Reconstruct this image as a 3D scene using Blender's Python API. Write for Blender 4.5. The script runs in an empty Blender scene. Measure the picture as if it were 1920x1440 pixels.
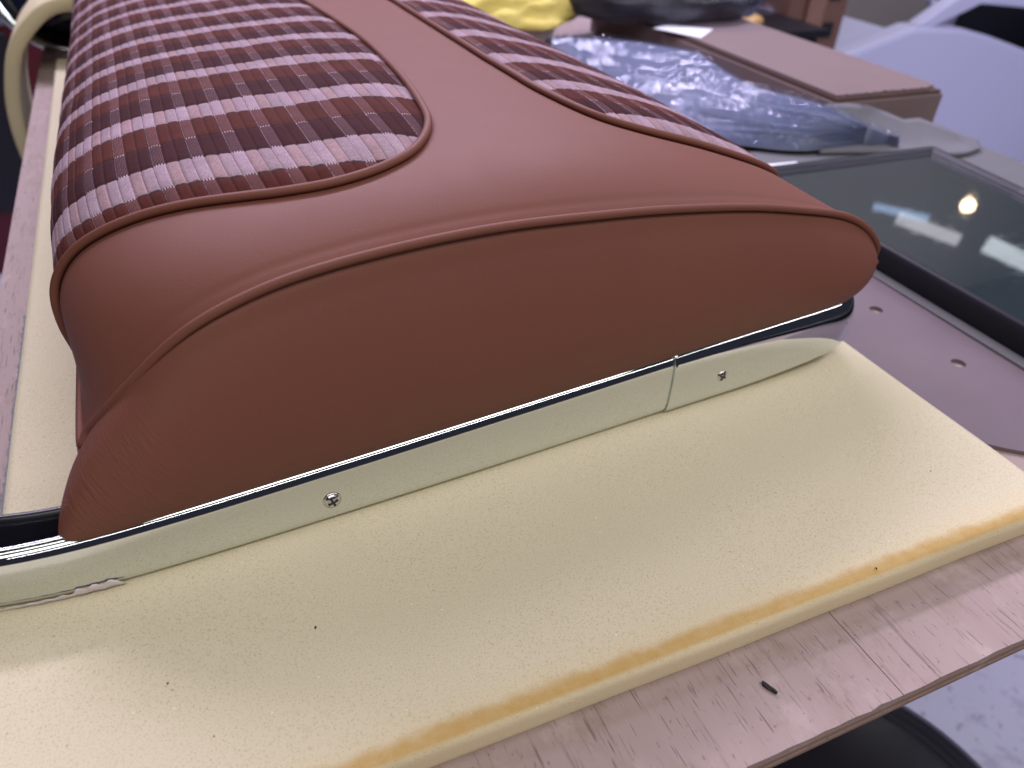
import bpy, bmesh, math, random
import numpy as np
from mathutils import Vector, Matrix

random.seed(7)
rng = np.random.default_rng(11)
scene = bpy.context.scene
COL = scene.collection

# ------------------------------------------------------------------ camera
cam_d = bpy.data.cameras.new("camera")
cam = bpy.data.objects.new("camera", cam_d)
COL.objects.link(cam)
cam.matrix_world = Matrix((
    (0.91468905, 0.19996810, -0.35122172, 0.0),
    (-0.40109192, 0.55597899, -0.72801967, 0.0),
    (0.04969118, 0.80678382, 0.58875348, 0.30),
    (0, 0, 0, 1))) @ Matrix.Identity(4)
cam_d.sensor_width = 36.0
cam_d.lens = 36.0 * 1443.0 / 1920.0
cam_d.clip_start = 0.02
cam_d.clip_end = 60
cam_d.dof.use_dof = True
cam_d.dof.focus_distance = 0.40
cam_d.dof.aperture_fstop = 8.0
scene.camera = cam

# ------------------------------------------------------------------ ambient, lamps of the workshop and added fill lamps
world = bpy.data.worlds.new("World")
scene.world = world
world.use_nodes = True
bg = world.node_tree.nodes["Background"]
bg.inputs[0].default_value = (0.42, 0.42, 0.62, 1)
bg.inputs[1].default_value = 0.06

def area(name, loc, target, sx, sy, power, color=(1, 1, 1), roll=None):
    d = bpy.data.lights.new(name, 'AREA')
    d.shape = 'RECTANGLE'; d.size = sx; d.size_y = sy; d.energy = power; d.color = color
    o = bpy.data.objects.new(name, d); COL.objects.link(o)
    z = (Vector(loc) - Vector(target)).normalized()
    x = Vector((1, 0, 0)); x = (x - z * x.dot(z)).normalized()
    if roll is not None:
        x = Vector(roll); x = (x - z * x.dot(z)).normalized()
    y = z.cross(x)
    m = Matrix((x, y, z)).transposed().to_4x4(); m.translation = Vector(loc)
    o.matrix_world = m
    return o

COOL = (0.82, 0.74, 1.0)
# ceiling tube behind the bench, parallel to its front edge
area("tube_lamp_back", (0.30, 2.42, 1.92), (0.2, 0.25, 0.0), 3.0, 0.22, 96, COOL)
area("panel_lamp_back", (0.30, 1.75, 2.15), (0.2, 0.28, 0.0), 2.8, 0.45, 15, COOL)
# long lamp overhead and an added fill lamp on the photographer's side of the bench
area("panel_lamp_overhead", (0.10, -0.85, 2.05), (0.15, 0.25, 0.0), 3.2, 0.8, 37, (1.0, 0.94, 0.88))
area("fill_lamp_front", (1.6, -2.3, 1.7), (1.3, 0.1, 0.0), 7.0, 0.06, 22, (1.0, 0.93, 0.93))
# added lamps to brighten car aisle and wall, then lamps mirrored in the dark glass
area("fill_lamp_aisle", (2.9, 0.3, 2.1), (3.0, 2.2, -0.5), 1.6, 0.6, 62, (0.74, 0.74, 1.0))
area("fill_lamp_wall", (4.0, 2.5, 2.6), (4.2, 3.55, 0.4), 3.0, 0.4, 34, (0.95, 0.93, 1.0))
area("reflection_light_aisle", (3.34, 2.35, 1.21), (0.65, 0.46, 0), 0.30, 0.06, .11, (0.95, 0.93, 1.0), (-.5, .8, -.10))  # panel added to make the white patch mirrored in the glass
area("blue_strip_aisle", (3.29, 2.49, 1.176), (0.66, 0.50, 0), 0.26, 0.035, .06, (0.45, 0.65, 1.0), (-.5, .8, .02))
area("white_strip_aisle", (3.54, 2.02, 1.23), (0.69, 0.39, 0), 0.26, 0.08, .18, (0.85, 0.93, 1.0), (-.5, .8, -.18))
pl = bpy.data.lights.new("warm_bulb", 'POINT'); pl.energy = 1.0; pl.shadow_soft_size = 0.032; pl.color = (1, 0.72, 0.42)
plo = bpy.data.objects.new("warm_bulb", pl); COL.objects.link(plo); plo.location = (3.55, 2.34, 1.11)

scene.render.engine = 'CYCLES'
scene.cycles.use_denoising = True
scene.cycles.max_bounces = 8
scene.cycles.sample_clamp_indirect = 6
scene.view_settings.view_transform = 'Standard'
scene.view_settings.look = 'None'
scene.view_settings.exposure = 0.0
scene.view_settings.gamma = 1.0

# ------------------------------------------------------------------ helpers
def link(name, me, mat, parent=None):
    o = bpy.data.objects.new(name, me)
    COL.objects.link(o)
    for m in (mat if isinstance(mat, (list, tuple)) else [mat]):
        me.materials.append(m)
    if parent:
        o.parent = parent
    return o

def tag(o, label=None, cat=None, group=None, kind=None):
    if label: o["label"] = label
    if cat: o["category"] = cat
    if group: o["group"] = group
    if kind: o["kind"] = kind
    return o

def thing(name, loc, label, cat, group=None):
    o = bpy.data.objects.new(name, None); COL.objects.link(o)
    o.empty_display_size = 0.02
    o.location = loc
    return tag(o, label, cat, group)

def keep(o, parent):
    """parent without moving (vertices are in world space)"""
    o.parent = parent
    o.matrix_parent_inverse = Matrix.Translation(-Vector(parent.location))
    return o

def mesh_np(name, V, F, smooth=True):
    me = bpy.data.meshes.new(name)
    V = np.asarray(V, dtype=np.float32)
    F = np.asarray(F, dtype=np.int32)
    n, k = F.shape
    me.vertices.add(len(V)); me.vertices.foreach_set("co", V.ravel())
    me.loops.add(n * k); me.loops.foreach_set("vertex_index", F.ravel())
    me.polygons.add(n)
    me.polygons.foreach_set("loop_start", np.arange(0, n * k, k, dtype=np.int32))
    me.polygons.foreach_set("use_smooth", np.full(n, smooth))
    me.update(calc_edges=True)
    me.validate()
    return me

def grid_faces(nu, nv, wrap_v=False):
    """vertex index = i*nv + j"""
    i = np.arange(nu - 1)[:, None]; j = np.arange(nv if wrap_v else nv - 1)[None, :]
    j2 = (j + 1) % nv
    a = i * nv + j; b = (i + 1) * nv + j; c = (i + 1) * nv + j2; d = i * nv + j2
    return np.stack([a, b, c, d], -1).reshape(-1, 4)

def spline(pts, m, closed=False):
    P = np.array(pts, float)
    if closed:
        P = np.vstack([P[-1], P, P[0], P[1]])
    else:
        P = np.vstack([2 * P[0] - P[1], P, 2 * P[-1] - P[-2]])
    out = []
    for i in range(1, len(P) - 2):
        a, b, c, d = P[i - 1:i + 3]
        for t in np.linspace(0, 1, 24, endpoint=False):
            out.append(.5 * ((2 * b) + (c - a) * t + (2 * a - 5 * b + 4 * c - d) * t * t + (3 * b - a - 3 * c + d) * t ** 3))
    out.append(P[-2]); Q = np.array(out)
    L = np.r_[0, np.cumsum(np.linalg.norm(np.diff(Q, axis=0), axis=1))]
    t = np.linspace(0, L[-1], m)
    return np.stack([np.interp(t, L, Q[:, k]) for k in range(Q.shape[1])], 1)

def tube(name, path, r, mat, parent=None, seg=12, squash=None):
    P = np.asarray(path, float); n = len(P)
    T = np.gradient(P, axis=0); T /= np.linalg.norm(T, axis=1)[:, None]
    N = np.zeros_like(P); v = np.array([0, 0, 1.]) if abs(T[0, 2]) < .9 else np.array([1., 0, 0])
    v = v - T[0] * v.dot(T[0]); v /= np.linalg.norm(v); N[0] = v
    for i in range(1, n):
        v = N[i - 1] - T[i] * N[i - 1].dot(T[i]); N[i] = v / np.linalg.norm(v)
    B = np.cross(T, N)
    a = np.linspace(0, 2 * np.pi, seg, endpoint=False)
    rr = np.broadcast_to(np.asarray(r, float), (n,))
    V = P[:, None, :] + rr[:, None, None] * (np.cos(a)[None, :, None] * N[:, None, :] + np.sin(a)[None, :, None] * B[:, None, :])
    me = mesh_np(name, V.reshape(-1, 3), grid_faces(n, seg, True)[:, ::-1])
    o = link(name, me, mat)
    if parent: keep(o, parent)
    return o

def box_bm(bm, lo, hi):
    vs = [bm.verts.new((x, y, z)) for x in (lo[0], hi[0]) for y in (lo[1], hi[1]) for z in (lo[2], hi[2])]
    for f in ((0, 1, 3, 2), (4, 6, 7, 5), (0, 4, 5, 1), (2, 3, 7, 6), (0, 2, 6, 4), (1, 5, 7, 3)):
        bm.faces.new([vs[i] for i in f])

def bm_obj(name, bm, mat, parent=None, bevel=0, seg=2, smooth=False):
    if bevel:
        bmesh.ops.bevel(bm, geom=list(bm.edges), offset=bevel, segments=seg, affect='EDGES', profile=.6)
    bmesh.ops.recalc_face_normals(bm, faces=bm.faces)
    me = bpy.data.meshes.new(name); bm.to_mesh(me); bm.free()
    if smooth:
        me.polygons.foreach_set("use_smooth", [True] * len(me.polygons))
    o = link(name, me, mat)
    if parent: keep(o, parent)
    return o

def box(name, lo, hi, mat, parent=None, bevel=0.0, smooth=False):
    bm = bmesh.new(); box_bm(bm, lo, hi)
    return bm_obj(name, bm, mat, parent, bevel, smooth=smooth)

def prism(name, poly, z0, z1, mat, parent=None, bevel=0, holes=(), axis='z'):
    """extrude an outline (with optional holes); axis 'z': poly is (x,y); axis 'y': poly is (x,z), z0..z1 are y"""
    bm = bmesh.new()
    edges = []
    for loop in [poly] + list(holes):
        vs = [bm.verts.new((p[0], p[1], z0) if axis == 'z' else (p[0], z0, p[1])) for p in loop]
        for i in range(len(vs)):
            edges.append(bm.edges.new((vs[i], vs[(i + 1) % len(vs)])))
    if holes:
        bmesh.ops.triangle_fill(bm, edges=edges, use_beauty=True)
    else:
        bm.faces.new(list(bm.verts))
    r = bmesh.ops.extrude_face_region(bm, geom=list(bm.faces))
    d = z1 - z0
    for g in r['geom']:
        if isinstance(g, bmesh.types.BMVert):
            if axis == 'z': g.co.z += d
            else: g.co.y += d
    bmesh.ops.recalc_face_normals(bm, faces=bm.faces)
    if bevel:
        es = [e for e in bm.edges if e.is_manifold and e.calc_face_angle(0) > .6]
        bmesh.ops.bevel(bm, geom=es, offset=bevel, segments=2, affect='EDGES', profile=.6)
    return bm_obj(name, bm, mat, parent)

# ------------------------------------------------------------------ materials
class NT:
    def __init__(s, name):
        s.m = bpy.data.materials.new(name); s.m.use_nodes = True
        s.t = s.m.node_tree; s.p = s.t.nodes["Principled BSDF"]; s.out = s.t.nodes["Material Output"]
    def n(s, typ, **kw):
        nd = s.t.nodes.new(typ)
        for k, v in kw.items():
            if k.startswith("i_"):
                key = k[2:]
                key = int(key) if key.isdigit() else key.replace("_", " ")
                nd.inputs[key].default_value = v
            else:
                setattr(nd, k, v)
        return nd
    def l(s, a, b): s.t.links.new(a, b)
    def set(s, **kw):
        for k, v in kw.items():
            s.p.inputs[k.replace("_", " ")].default_value = v
    def math(s, op, a, b=None, c=None, clamp=False):
        nd = s.n('ShaderNodeMath', operation=op); nd.use_clamp = clamp
        for i, v in enumerate((a, b, c)):
            if v is None: continue
            if isinstance(v, (int, float)): nd.inputs[i].default_value = v
            else: s.l(v, nd.inputs[i])
        return nd.outputs[0]
    def mix(s, fac, a, b, blend='MIX'):
        nd = s.n('ShaderNodeMix', data_type='RGBA', blend_type=blend)
        for sock, v in ((nd.inputs[0], fac), (nd.inputs[6], a), (nd.inputs[7], b)):
            if isinstance(v, (int, float)): sock.default_value = v
            elif isinstance(v, tuple): sock.default_value = v if len(v) == 4 else v + (1,)
            else: s.l(v, sock)
        return nd.outputs[2]
    def coord(s, which='Object'):
        return s.n('ShaderNodeTexCoord').outputs[which]
    def noise(s, vec, scale, detail=3, rough=.55):
        nd = s.n('ShaderNodeTexNoise'); nd.inputs['Scale'].default_value = scale
        nd.inputs['Detail'].default_value = detail; nd.inputs['Roughness'].default_value = rough
        if vec is not None: s.l(vec, nd.inputs['Vector'])
        return nd.outputs['Fac']
    def vscale(s, vec, sc):
        nd = s.n('ShaderNodeMapping'); nd.inputs['Scale'].default_value = sc; s.l(vec, nd.inputs['Vector'])
        return nd.outputs[0]
    def ramp(s, fac, stops):
        nd = s.n('ShaderNodeValToRGB'); e = nd.color_ramp.elements
        while len(e) < len(stops): e.new(0.5)
        for el, (p, c) in zip(e, stops):
            el.position = p; el.color = c if len(c) == 4 else c + (1,)
        s.l(fac, nd.inputs[0]); return nd.outputs[0]
    def smooth(s, v, a, b):
        nd = s.n('ShaderNodeMapRange', interpolation_type='SMOOTHSTEP')
        nd.inputs[1].default_value = a; nd.inputs[2].default_value = b
        s.l(v, nd.inputs[0]); return nd.outputs[0]
    def bump(s, h, strength, dist, prev=None):
        nd = s.n('ShaderNodeBump'); nd.inputs['Strength'].default_value = strength
        nd.inputs['Distance'].default_value = dist; s.l(h, nd.inputs['Height'])
        if prev is not None: s.l(prev, nd.inputs['Normal'])
        s.l(nd.outputs[0], s.p.inputs['Normal']); return nd.outputs[0]
    def color(s, c):
        if isinstance(c, tuple): s.p.inputs['Base Color'].default_value = c if len(c) == 4 else c + (1,)
        else: s.l(c, s.p.inputs['Base Color'])

def simple(name, col, rough=.6, metal=0.0, spec=.5, nscale=0, namp=.15, bscale=0, bdist=.0005, coat=0):
    m = NT(name); m.set(Roughness=rough, Metallic=metal, Specular_IOR_Level=spec, Coat_Weight=coat)
    if nscale:
        co = m.coord()
        f = m.noise(co, nscale, 4)
        m.color(m.mix(f, tuple(c * (1 - namp) for c in col), tuple(min(1, c * (1 + namp)) for c in col)))
    else:
        m.color(col)
    if bscale:
        m.bump(m.noise(m.coord(), bscale, 4), .6, bdist)
    return m.m

SCUFF = (0.0498, 0.2885, 0.1244)
def leather(name, wrinkle=False):
    m = NT(name)
    co = m.coord()
    big = m.noise(co, 9, 3); fine = m.noise(co, 900, 3)
    c = m.mix(big, (0.180, 0.067, 0.046), (0.198, 0.075, 0.052))
    c = m.mix(m.math('MULTIPLY', fine, .18), c, (0.14, 0.048, 0.036))
    m.color(c)
    m.set(Roughness=.55, Specular_IOR_Level=.24)
    m.l(m.math('ADD', m.math('MULTIPLY', m.noise(co, 40, 4), .10), .50), m.p.inputs['Roughness'])
    vo = m.n('ShaderNodeTexVoronoi', feature='DISTANCE_TO_EDGE'); vo.inputs['Scale'].default_value = 1100
    m.l(co, vo.inputs['Vector'])
    grain = m.math('ADD', m.math('MINIMUM', m.math('MULTIPLY', vo.outputs['Distance'], 4), .6), m.math('MULTIPLY', fine, .7))
    b = m.bump(grain, .20, .0003)
    b = m.bump(m.noise(co, 22, 2), .10, .002, b)
    if wrinkle:
        sc_ = m.n('ShaderNodeVectorMath', operation='DISTANCE'); mp_ = m.n('ShaderNodeMapping'); mp_.inputs['Scale'].default_value = (1, 1, 3); m.l(co, mp_.inputs['Vector']); m.l(mp_.outputs[0], sc_.inputs[0]); sc_.inputs[1].default_value = (SCUFF[0], SCUFF[1], SCUFF[2] * 3)
        sm_ = m.math('MULTIPLY', m.smooth(sc_.outputs['Value'], .012, .002), m.smooth(m.noise(m.vscale(co, (.4, 1, 2)), 700, 2), .50, .62))
        m.color(m.mix(m.math('MULTIPLY', sm_, .5), c, (.42, .28, .26)))
        # creases fanning from the left corner of the end face
        sep = m.n('ShaderNodeSeparateXYZ'); m.l(co, sep.inputs[0])
        x, z = sep.outputs[0], sep.outputs[2]
        # rotate so that creases run from upper left to lower right
        s1 = m.math('ADD', m.math('MULTIPLY', x, .80), m.math('MULTIPLY', z, .45))
        s2 = m.math('SUBTRACT', m.math('MULTIPLY', z, .80), m.math('MULTIPLY', x, .45))
        cb = m.n('ShaderNodeCombineXYZ'); m.l(m.math('MULTIPLY', s1, 420), cb.inputs[0]); m.l(m.math('MULTIPLY', s2, 60), cb.inputs[1])
        w = m.noise(cb.outputs[0], 1.0, 3, .6)
        w = m.math('ABSOLUTE', m.math('SUBTRACT', w, .5))
        mask = m.math('MULTIPLY', m.smooth(x, -.003, -.040), m.smooth(z, .098, .070))
        b = m.bump(m.math('MULTIPLY', w, mask), .8, .0016, b)
    return m.m

M_LEATHER = leather("leather_tan")
M_BOXING = leather("leather_tan_creased", True)
M_PIPING = leather("leather_piping")

def fabric_mat():
    m = NT("woven_plaid")
    uv = m.n('ShaderNodeUVMap', uv_map="weave").outputs[0]
    sep = m.n('ShaderNodeSeparateXYZ'); m.l(uv, sep.inputs[0])
    u, v = sep.outputs[0], sep.outputs[1]          # u: one unit per three ribs, v: one unit per stripe repeat
    co = m.coord()
    wob = m.math('MULTIPLY', m.math('SUBTRACT', m.noise(co, 260, 2), .5), .030)
    fu = m.math('FRACT', u); fv = m.math('FRACT', m.math('ADD', v, wob))
    rib = m.math('FRACT', m.math('MULTIPLY', u, 3.0))
    cell2 = m.math('GREATER_THAN', fu, 2 / 3)
    cell1 = m.math('MULTIPLY', m.math('GREATER_THAN', fu, 1 / 3), m.math('LESS_THAN', fu, 2 / 3))
    white = m.math('LESS_THAN', fv, .30)
    purple = m.math('MULTIPLY', m.math('GREATER_THAN', fv, .30), m.math('LESS_THAN', fv, .64))
    plush = m.mix(purple, (0.088, 0.021, 0.0145), (0.050, 0.0120, 0.0135))
    strip = m.mix(purple, (0.122, 0.036, 0.029), (0.070, 0.024, 0.027))
    wh = m.mix(cell1, (0.35, 0.228, 0.242), (0.34, 0.245, 0.282))
    wh = m.mix(cell2, wh, (0.43, 0.312, 0.368))
    dark = m.mix(cell2, plush, strip)
    # fine pale warp threads in the flat cells
    line = m.math('SINE', m.math('MULTIPLY', u, 2 * math.pi * 27))
    line = m.smooth(line, .35, .9)
    dark = m.mix(m.math('MULTIPLY', m.math('MULTIPLY', line, cell2), .45), dark, (0.40, 0.26, 0.30))
    wh = m.mix(m.math('MULTIPLY', line, m.math('ADD', m.math('MULTIPLY', cell2, .25), .12)), wh, (0.34, 0.24, 0.28))
    c = m.mix(white, dark, wh)
    # pale selvedge thread on the left of each flat cell
    e = m.math('MULTIPLY', m.math('GREATER_THAN', fu, 2 / 3 + .004), m.math('LESS_THAN', fu, 2 / 3 + .026))
    dots = m.smooth(m.noise(co, 1500, 1), .38, .6)
    c = m.mix(m.math('MULTIPLY', m.math('MULTIPLY', e, dots), .6), c, (0.58, 0.45, 0.50))
    # stitched floats at the stripe borders of flat cells
    def near(x, at, w): return m.math('LESS_THAN', m.math('ABSOLUTE', m.math('SUBTRACT', x, at)), w)
    bord = m.math('MAXIMUM', m.math('MAXIMUM', near(fv, .30, .010), near(fv, .64, .010)), m.math('MAXIMUM', near(fv, 0.0, .009), near(fv, 1.0, .009)))
    st = m.math('GREATER_THAN', m.math('SINE', m.math('MULTIPLY', u, 2 * math.pi * 13.5)), .1)
    c = m.mix(m.math('MULTIPLY', m.math('MULTIPLY', bord, cell2), st), c, (0.55, 0.43, 0.47))
    c = m.mix(m.math('MULTIPLY', m.math('MULTIPLY', bord, m.math('SUBTRACT', 1.0, m.math('MULTIPLY', cell2, st))), .72), c, (0.025, 0.012, 0.016))
    crease_shade = m.math('LESS_THAN', m.math('ABSOLUTE', m.math('SUBTRACT', m.math('FRACT', m.math('ADD', m.math('MULTIPLY', u, 3.0), .5)), .5)), .045)  # shade of the rib creases darkened into the weave colour
    c = m.mix(m.math('MULTIPLY', crease_shade, .45), c, (0.035, 0.016, 0.02))
    # yarn irregularity
    y1 = m.noise(m.vscale(co, (1, .25, 1)), 1900, 3); y2 = m.noise(m.vscale(co, (.3, 1, 1)), 1100, 3)
    y = m.math('ADD', m.math('MULTIPLY', y1, .6), m.math('MULTIPLY', y2, .4))
    c = m.mix(1.0, c, m.ramp(y, [(.25, (.60, .60, .60)), (.75, (1.30, 1.30, 1.30))]), 'MULTIPLY')
    c = m.mix(1.0, c, m.ramp(m.noise(co, 55, 2), [(.3, (.88, .88, .88)), (.7, (1.1, 1.1, 1.1))]), 'MULTIPLY')
    m.color(c)
    m.set(Roughness=.85, Specular_IOR_Level=.12, Sheen_Weight=.0, Sheen_Roughness=.5)
    m.p.inputs['Sheen Tint'].default_value = (.85, .8, 1, 1)
    h = m.math('ADD', m.math('MULTIPLY', y, .9), m.math('MULTIPLY', m.math('MULTIPLY', line, cell2), .5))
    h = m.math('SUBTRACT', h, m.math('MULTIPLY', bord, 1.2))
    m.bump(h, .75, .0005)
    return m.m
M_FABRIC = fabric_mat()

def chrome_mat():
    m = NT("polished_chrome"); m.color((0.69, 0.735, 0.74)); m.set(Metallic=1.0, Roughness=.05)
    co = m.coord()
    m.l(m.math('ADD', .02, m.math('MULTIPLY', m.smooth(m.noise(co, 60, 4), .5, .75), .06)), m.p.inputs['Roughness'])
    m.bump(m.noise(co, 28, 2), .06, .002)
    return m.m
M_CHROME = chrome_mat()
M_STEEL = simple("screw_steel", (.62, .60, .62), .18, 1.0)
M_SLOT = simple("screw_recess", (.02, .02, .025), .6)
M_BLACKTRIM = simple("black_trim", (.010, .010, .016), .28, 0, .5, 60, .4)
M_TAPE = simple("masking_tape_scrap", (.62, .55, .56), .6, nscale=200, namp=.2, bscale=300)
M_BOARD = simple("backing_board", (.12, .08, .05), .8)

def foam_mat():
    m = NT("foam_cream")
    co = m.coord()
    sep = m.n('ShaderNodeSeparateXYZ'); m.l(co, sep.inputs[0])
    big = m.noise(co, 7, 3)
    c = m.mix(big, (0.69, 0.625, 0.445), (0.75, 0.68, 0.49))
    pores = m.noise(co, 1300, 2, .7)
    c = m.mix(m.smooth(pores, .52, .72), c, (0.50, 0.43, 0.25))
    vo = m.n('ShaderNodeTexVoronoi', feature='F1'); vo.inputs['Scale'].default_value = 330
    m.l(co, vo.inputs['Vector'])
    s2 = m.n('ShaderNodeSeparateColor'); m.l(vo.outputs['Color'], s2.inputs[0])
    spark = m.math('MULTIPLY', m.math('LESS_THAN', vo.outputs['Distance'], .13), m.math('GREATER_THAN', s2.outputs[0], .965))
    c = m.mix(m.math('MULTIPLY', spark, .85), c, (.95, .93, .84))
    dk = m.math('MULTIPLY', m.math('LESS_THAN', vo.outputs['Distance'], .17), m.math('LESS_THAN', s2.outputs[0], .012))
    c = m.mix(m.math('MULTIPLY', dk, .5), c, (.25, .19, .10))
    # yellowed band along the front edge, ageing of the foam
    y = sep.outputs[1]
    yw = m.math('ADD', y, m.math('MULTIPLY', m.math('SUBTRACT', m.noise(co, 70, 4), .5), .007))
    band = m.math('MULTIPLY', m.smooth(yw, .1672, .1608), m.smooth(y, .1562, .1585))
    halo = m.smooth(yw, .181, .160)
    c = m.mix(m.math('MULTIPLY', halo, .20), c, (.78, .58, .24))
    c = m.mix(m.math('MULTIPLY', band, m.math('ADD', .50, m.math('MULTIPLY', m.noise(co, 160, 3), .5))), c, (.53, .315, .075))
    side = m.smooth(y, .1566, .1556)
    c = m.mix(m.math('MULTIPLY', side, .7), c, (.80, .68, .46))
    m.color(c)
    m.set(Roughness=.95, Specular_IOR_Level=.15)
    h = m.math('ADD', m.math('MULTIPLY', pores, .7), m.math('MULTIPLY', m.noise(co, 2600, 2), .5))
    b = m.bump(h, .55, .0007)
    m.bump(m.noise(co, 14, 2), .25, .003, b)
    return m.m
M_FOAM = foam_mat()

def ply_mat(name, a, b, face=True):
    m = NT(name)
    co = m.coord()
    st = m.vscale(co, (1, .045, 1)) if face else m.vscale(co, (.05, 1, 1))
    g = m.noise(st, 420, 5, .65); g2 = m.noise(st, 70, 4)
    c = m.mix(g2, a, b)
    c = m.mix(m.smooth(g, .56, .75), c, tuple(x * .62 for x in a))
    hair = m.smooth(m.noise(m.vscale(co, (1, .05, 1)), 900, 2, .5), .64, .70)
    c = m.mix(m.math('MULTIPLY', hair, .55 if face else .5), c, (.07, .045, .045))
    blot = m.smooth(m.noise(m.vscale(co, (1, .7, 1)), 34, 6, .75), .50, .66)
    c = m.mix(m.math('MULTIPLY', blot, .38), c, (.27, .20, .15))
    pale = m.smooth(m.noise(m.vscale(co, (1, .6, 1)), 38, 5, .7), .54, .68)
    c = m.mix(m.math('MULTIPLY', pale, .22), c, (.62, .52, .50))
    spk = m.smooth(m.noise(m.vscale(co, (1, .5, 1)), 330, 3, .7), .62, .70)
    c = m.mix(m.math('MULTIPLY', spk, .6), c, (.16, .11, .09))
    m.color(c)
    m.set(Roughness=.7, Specular_IOR_Level=.35)
    m.bump(m.math('SUBTRACT', m.math('MULTIPLY', g, .6), m.math('MULTIPLY', hair, .8)), .5, .0006)
    return m.m
M_PLY = ply_mat("plywood_face", (.345, .258, .238), (.41, .318, .296))
M_PLYEDGE = ply_mat("plywood_core", (.34, .235, .20), (.46, .34, .30), False)
M_PLYDARK = ply_mat("plywood_glue_ply", (.22, .145, .12), (.30, .20, .17), False)
M_TIMBER = simple("timber", (.32, .22, .15), .7, nscale=30)

M_HARD = simple("hardboard_brown", (.165, .124, .142), .45, nscale=18, namp=.14, bscale=700, bdist=.0002)
M_GREY = simple("grey_card", (.135, .133, .14), .7, nscale=25, namp=.1)
M_GREY2 = simple("grey_felt", (.16, .157, .172), .9, nscale=60, namp=.12, bscale=900)
M_CARD = simple("corrugated_card", (.19, .132, .126), .75, nscale=12, namp=.08, bscale=500, bdist=.0002)
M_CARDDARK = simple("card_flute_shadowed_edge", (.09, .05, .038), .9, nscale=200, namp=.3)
M_PALECARD = simple("pale_card", (.58, .50, .48), .7, nscale=15, namp=.06)
M_PAPER = simple("white_paper", (.85, .85, .86), .6)
M_CLOTH = simple("yellow_cloth", (.78, .64, .17), .9, nscale=60, namp=.1, bscale=500)
M_RUBBER = simple("black_rubber", (.008, .008, .012), .45, 0, .3, 100, .3)
M_VINYL = simple("black_vinyl", (.014, .014, .02), .32, 0, .5, bscale=600, bdist=.0002)
M_DARK = simple("dark_plastic", (.008, .008, .012), .4)
M_RED = simple("red_enamel", (.10, .006, .012), .4)
M_WALL = simple("painted_wall", (.27, .24, .22), .85, nscale=3, namp=.06)
M_BROWN = simple("brown_board", (.15, .075, .05), .6, nscale=14, namp=.3)
M_BROWNL = simple("brown_board_strip", (.24, .125, .09), .6, nscale=14, namp=.2)
M_CAR = simple("white_car_paint", (.55, .55, .72), .35, 0, .4, nscale=2, namp=.03, coat=.3)
M_GLINT = simple("amber_glint_colour", (.55, .33, .12), .3)
M_LENS = simple("dark_blue_lens", (.012, .014, .045), .12)

def floor_mat():
    m = NT("concrete_floor")
    co = m.coord()
    c = m.mix(m.noise(co, 2.5, 5, .6), (.30, .30, .385), (.41, .41, .50))
    c = m.mix(m.math('MULTIPLY', m.smooth(m.noise(co, 16, 5, .65), .50, .66), .6), c, (.20, .19, .25))
    c = m.mix(m.math('MULTIPLY', m.smooth(m.noise(co, 48, 4, .7), .58, .68), .75), c, (.12, .11, .13))
    m.color(c); m.set(Roughness=.55)
    m.bump(m.noise(co, 60, 4), .3, .002)
    return m.m
M_FLOOR = floor_mat()

def glass_mat():
    m = NT("tinted_glass"); m.color((.10, .14, .155)); m.set(Roughness=.015, Transmission_Weight=.75, IOR=1.52, Specular_IOR_Level=.6)
    co = m.coord()
    m.l(m.math('ADD', .02, m.math('MULTIPLY', m.smooth(m.noise(co, 90, 4), .45, .8), .05)), m.p.inputs['Roughness'])
    return m.m
M_GLASS = glass_mat()

def film_mat():
    m = NT("clear_polythene")
    co = m.coord()
    tr = m.n('ShaderNodeBsdfTransparent'); tr.inputs[0].default_value = (.92, .94, 1, 1)
    gl = m.n('ShaderNodeBsdfGlossy'); gl.inputs['Roughness'].default_value = .07; gl.inputs['Color'].default_value = (.95, .96, 1, 1)
    mx = m.n('ShaderNodeMixShader')
    lw = m.n('ShaderNodeLayerWeight'); lw.inputs[0].default_value = .35
    m.l(m.math('ADD', m.math('MULTIPLY', lw.outputs['Facing'], .13), .010, clamp=True), mx.inputs[0])
    m.l(tr.outputs[0], mx.inputs[1]); m.l(gl.outputs[0], mx.inputs[2]); m.l(mx.outputs[0], m.out.inputs[0])
    a = m.n('ShaderNodeTexVoronoi', feature='SMOOTH_F1'); a.inputs['Scale'].default_value = 26
    m.l(m.vscale(co, (1.6, .8, 1)), a.inputs['Vector'])
    h = m.math('ADD', m.noise(m.vscale(co, (2.2, .8, 1)), 22, 4, .6), m.math('MULTIPLY', a.outputs[0], .6))
    fr = m.n('ShaderNodeTexVoronoi', feature='F1'); fr.inputs['Scale'].default_value = 120; m.l(co, fr.inputs['Vector'])
    b0 = m.bump(h, .7, .008)
    b1 = m.bump(m.math('MULTIPLY', fr.outputs['Distance'], m.smooth(m.noise(co, 14, 2), .5, .62)), .7, .004, b0)
    m.l(b1, gl.inputs['Normal'])
    return m.m
M_FILM = film_mat()

# ------------------------------------------------------------------ setting: floor, wall, bench
BZ = -0.018                     # bench surface; the foam's upper side is z = 0
FLOOR = -0.90
bm = bmesh.new()
vs = [bm.verts.new(p) for p in ((-9, -6, FLOOR), (12, -6, FLOOR), (12, 12, FLOOR), (-9, 12, FLOOR))]
bm.faces.new(vs)
tag(bm_obj("floor", bm, M_FLOOR), kind="structure")
tag(box("wall", (-9, 3.55, FLOOR), (12, 3.75, 2.6), M_WALL), "plain beige workshop wall behind the white car", "wall")

bench = thing("workbench", (0.5, .8, FLOOR), "plywood workbench with a cracked, scuffed pinkish top", "workbench")
y0, y1, x0, x1 = .107, 1.53, -.142, .992
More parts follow.
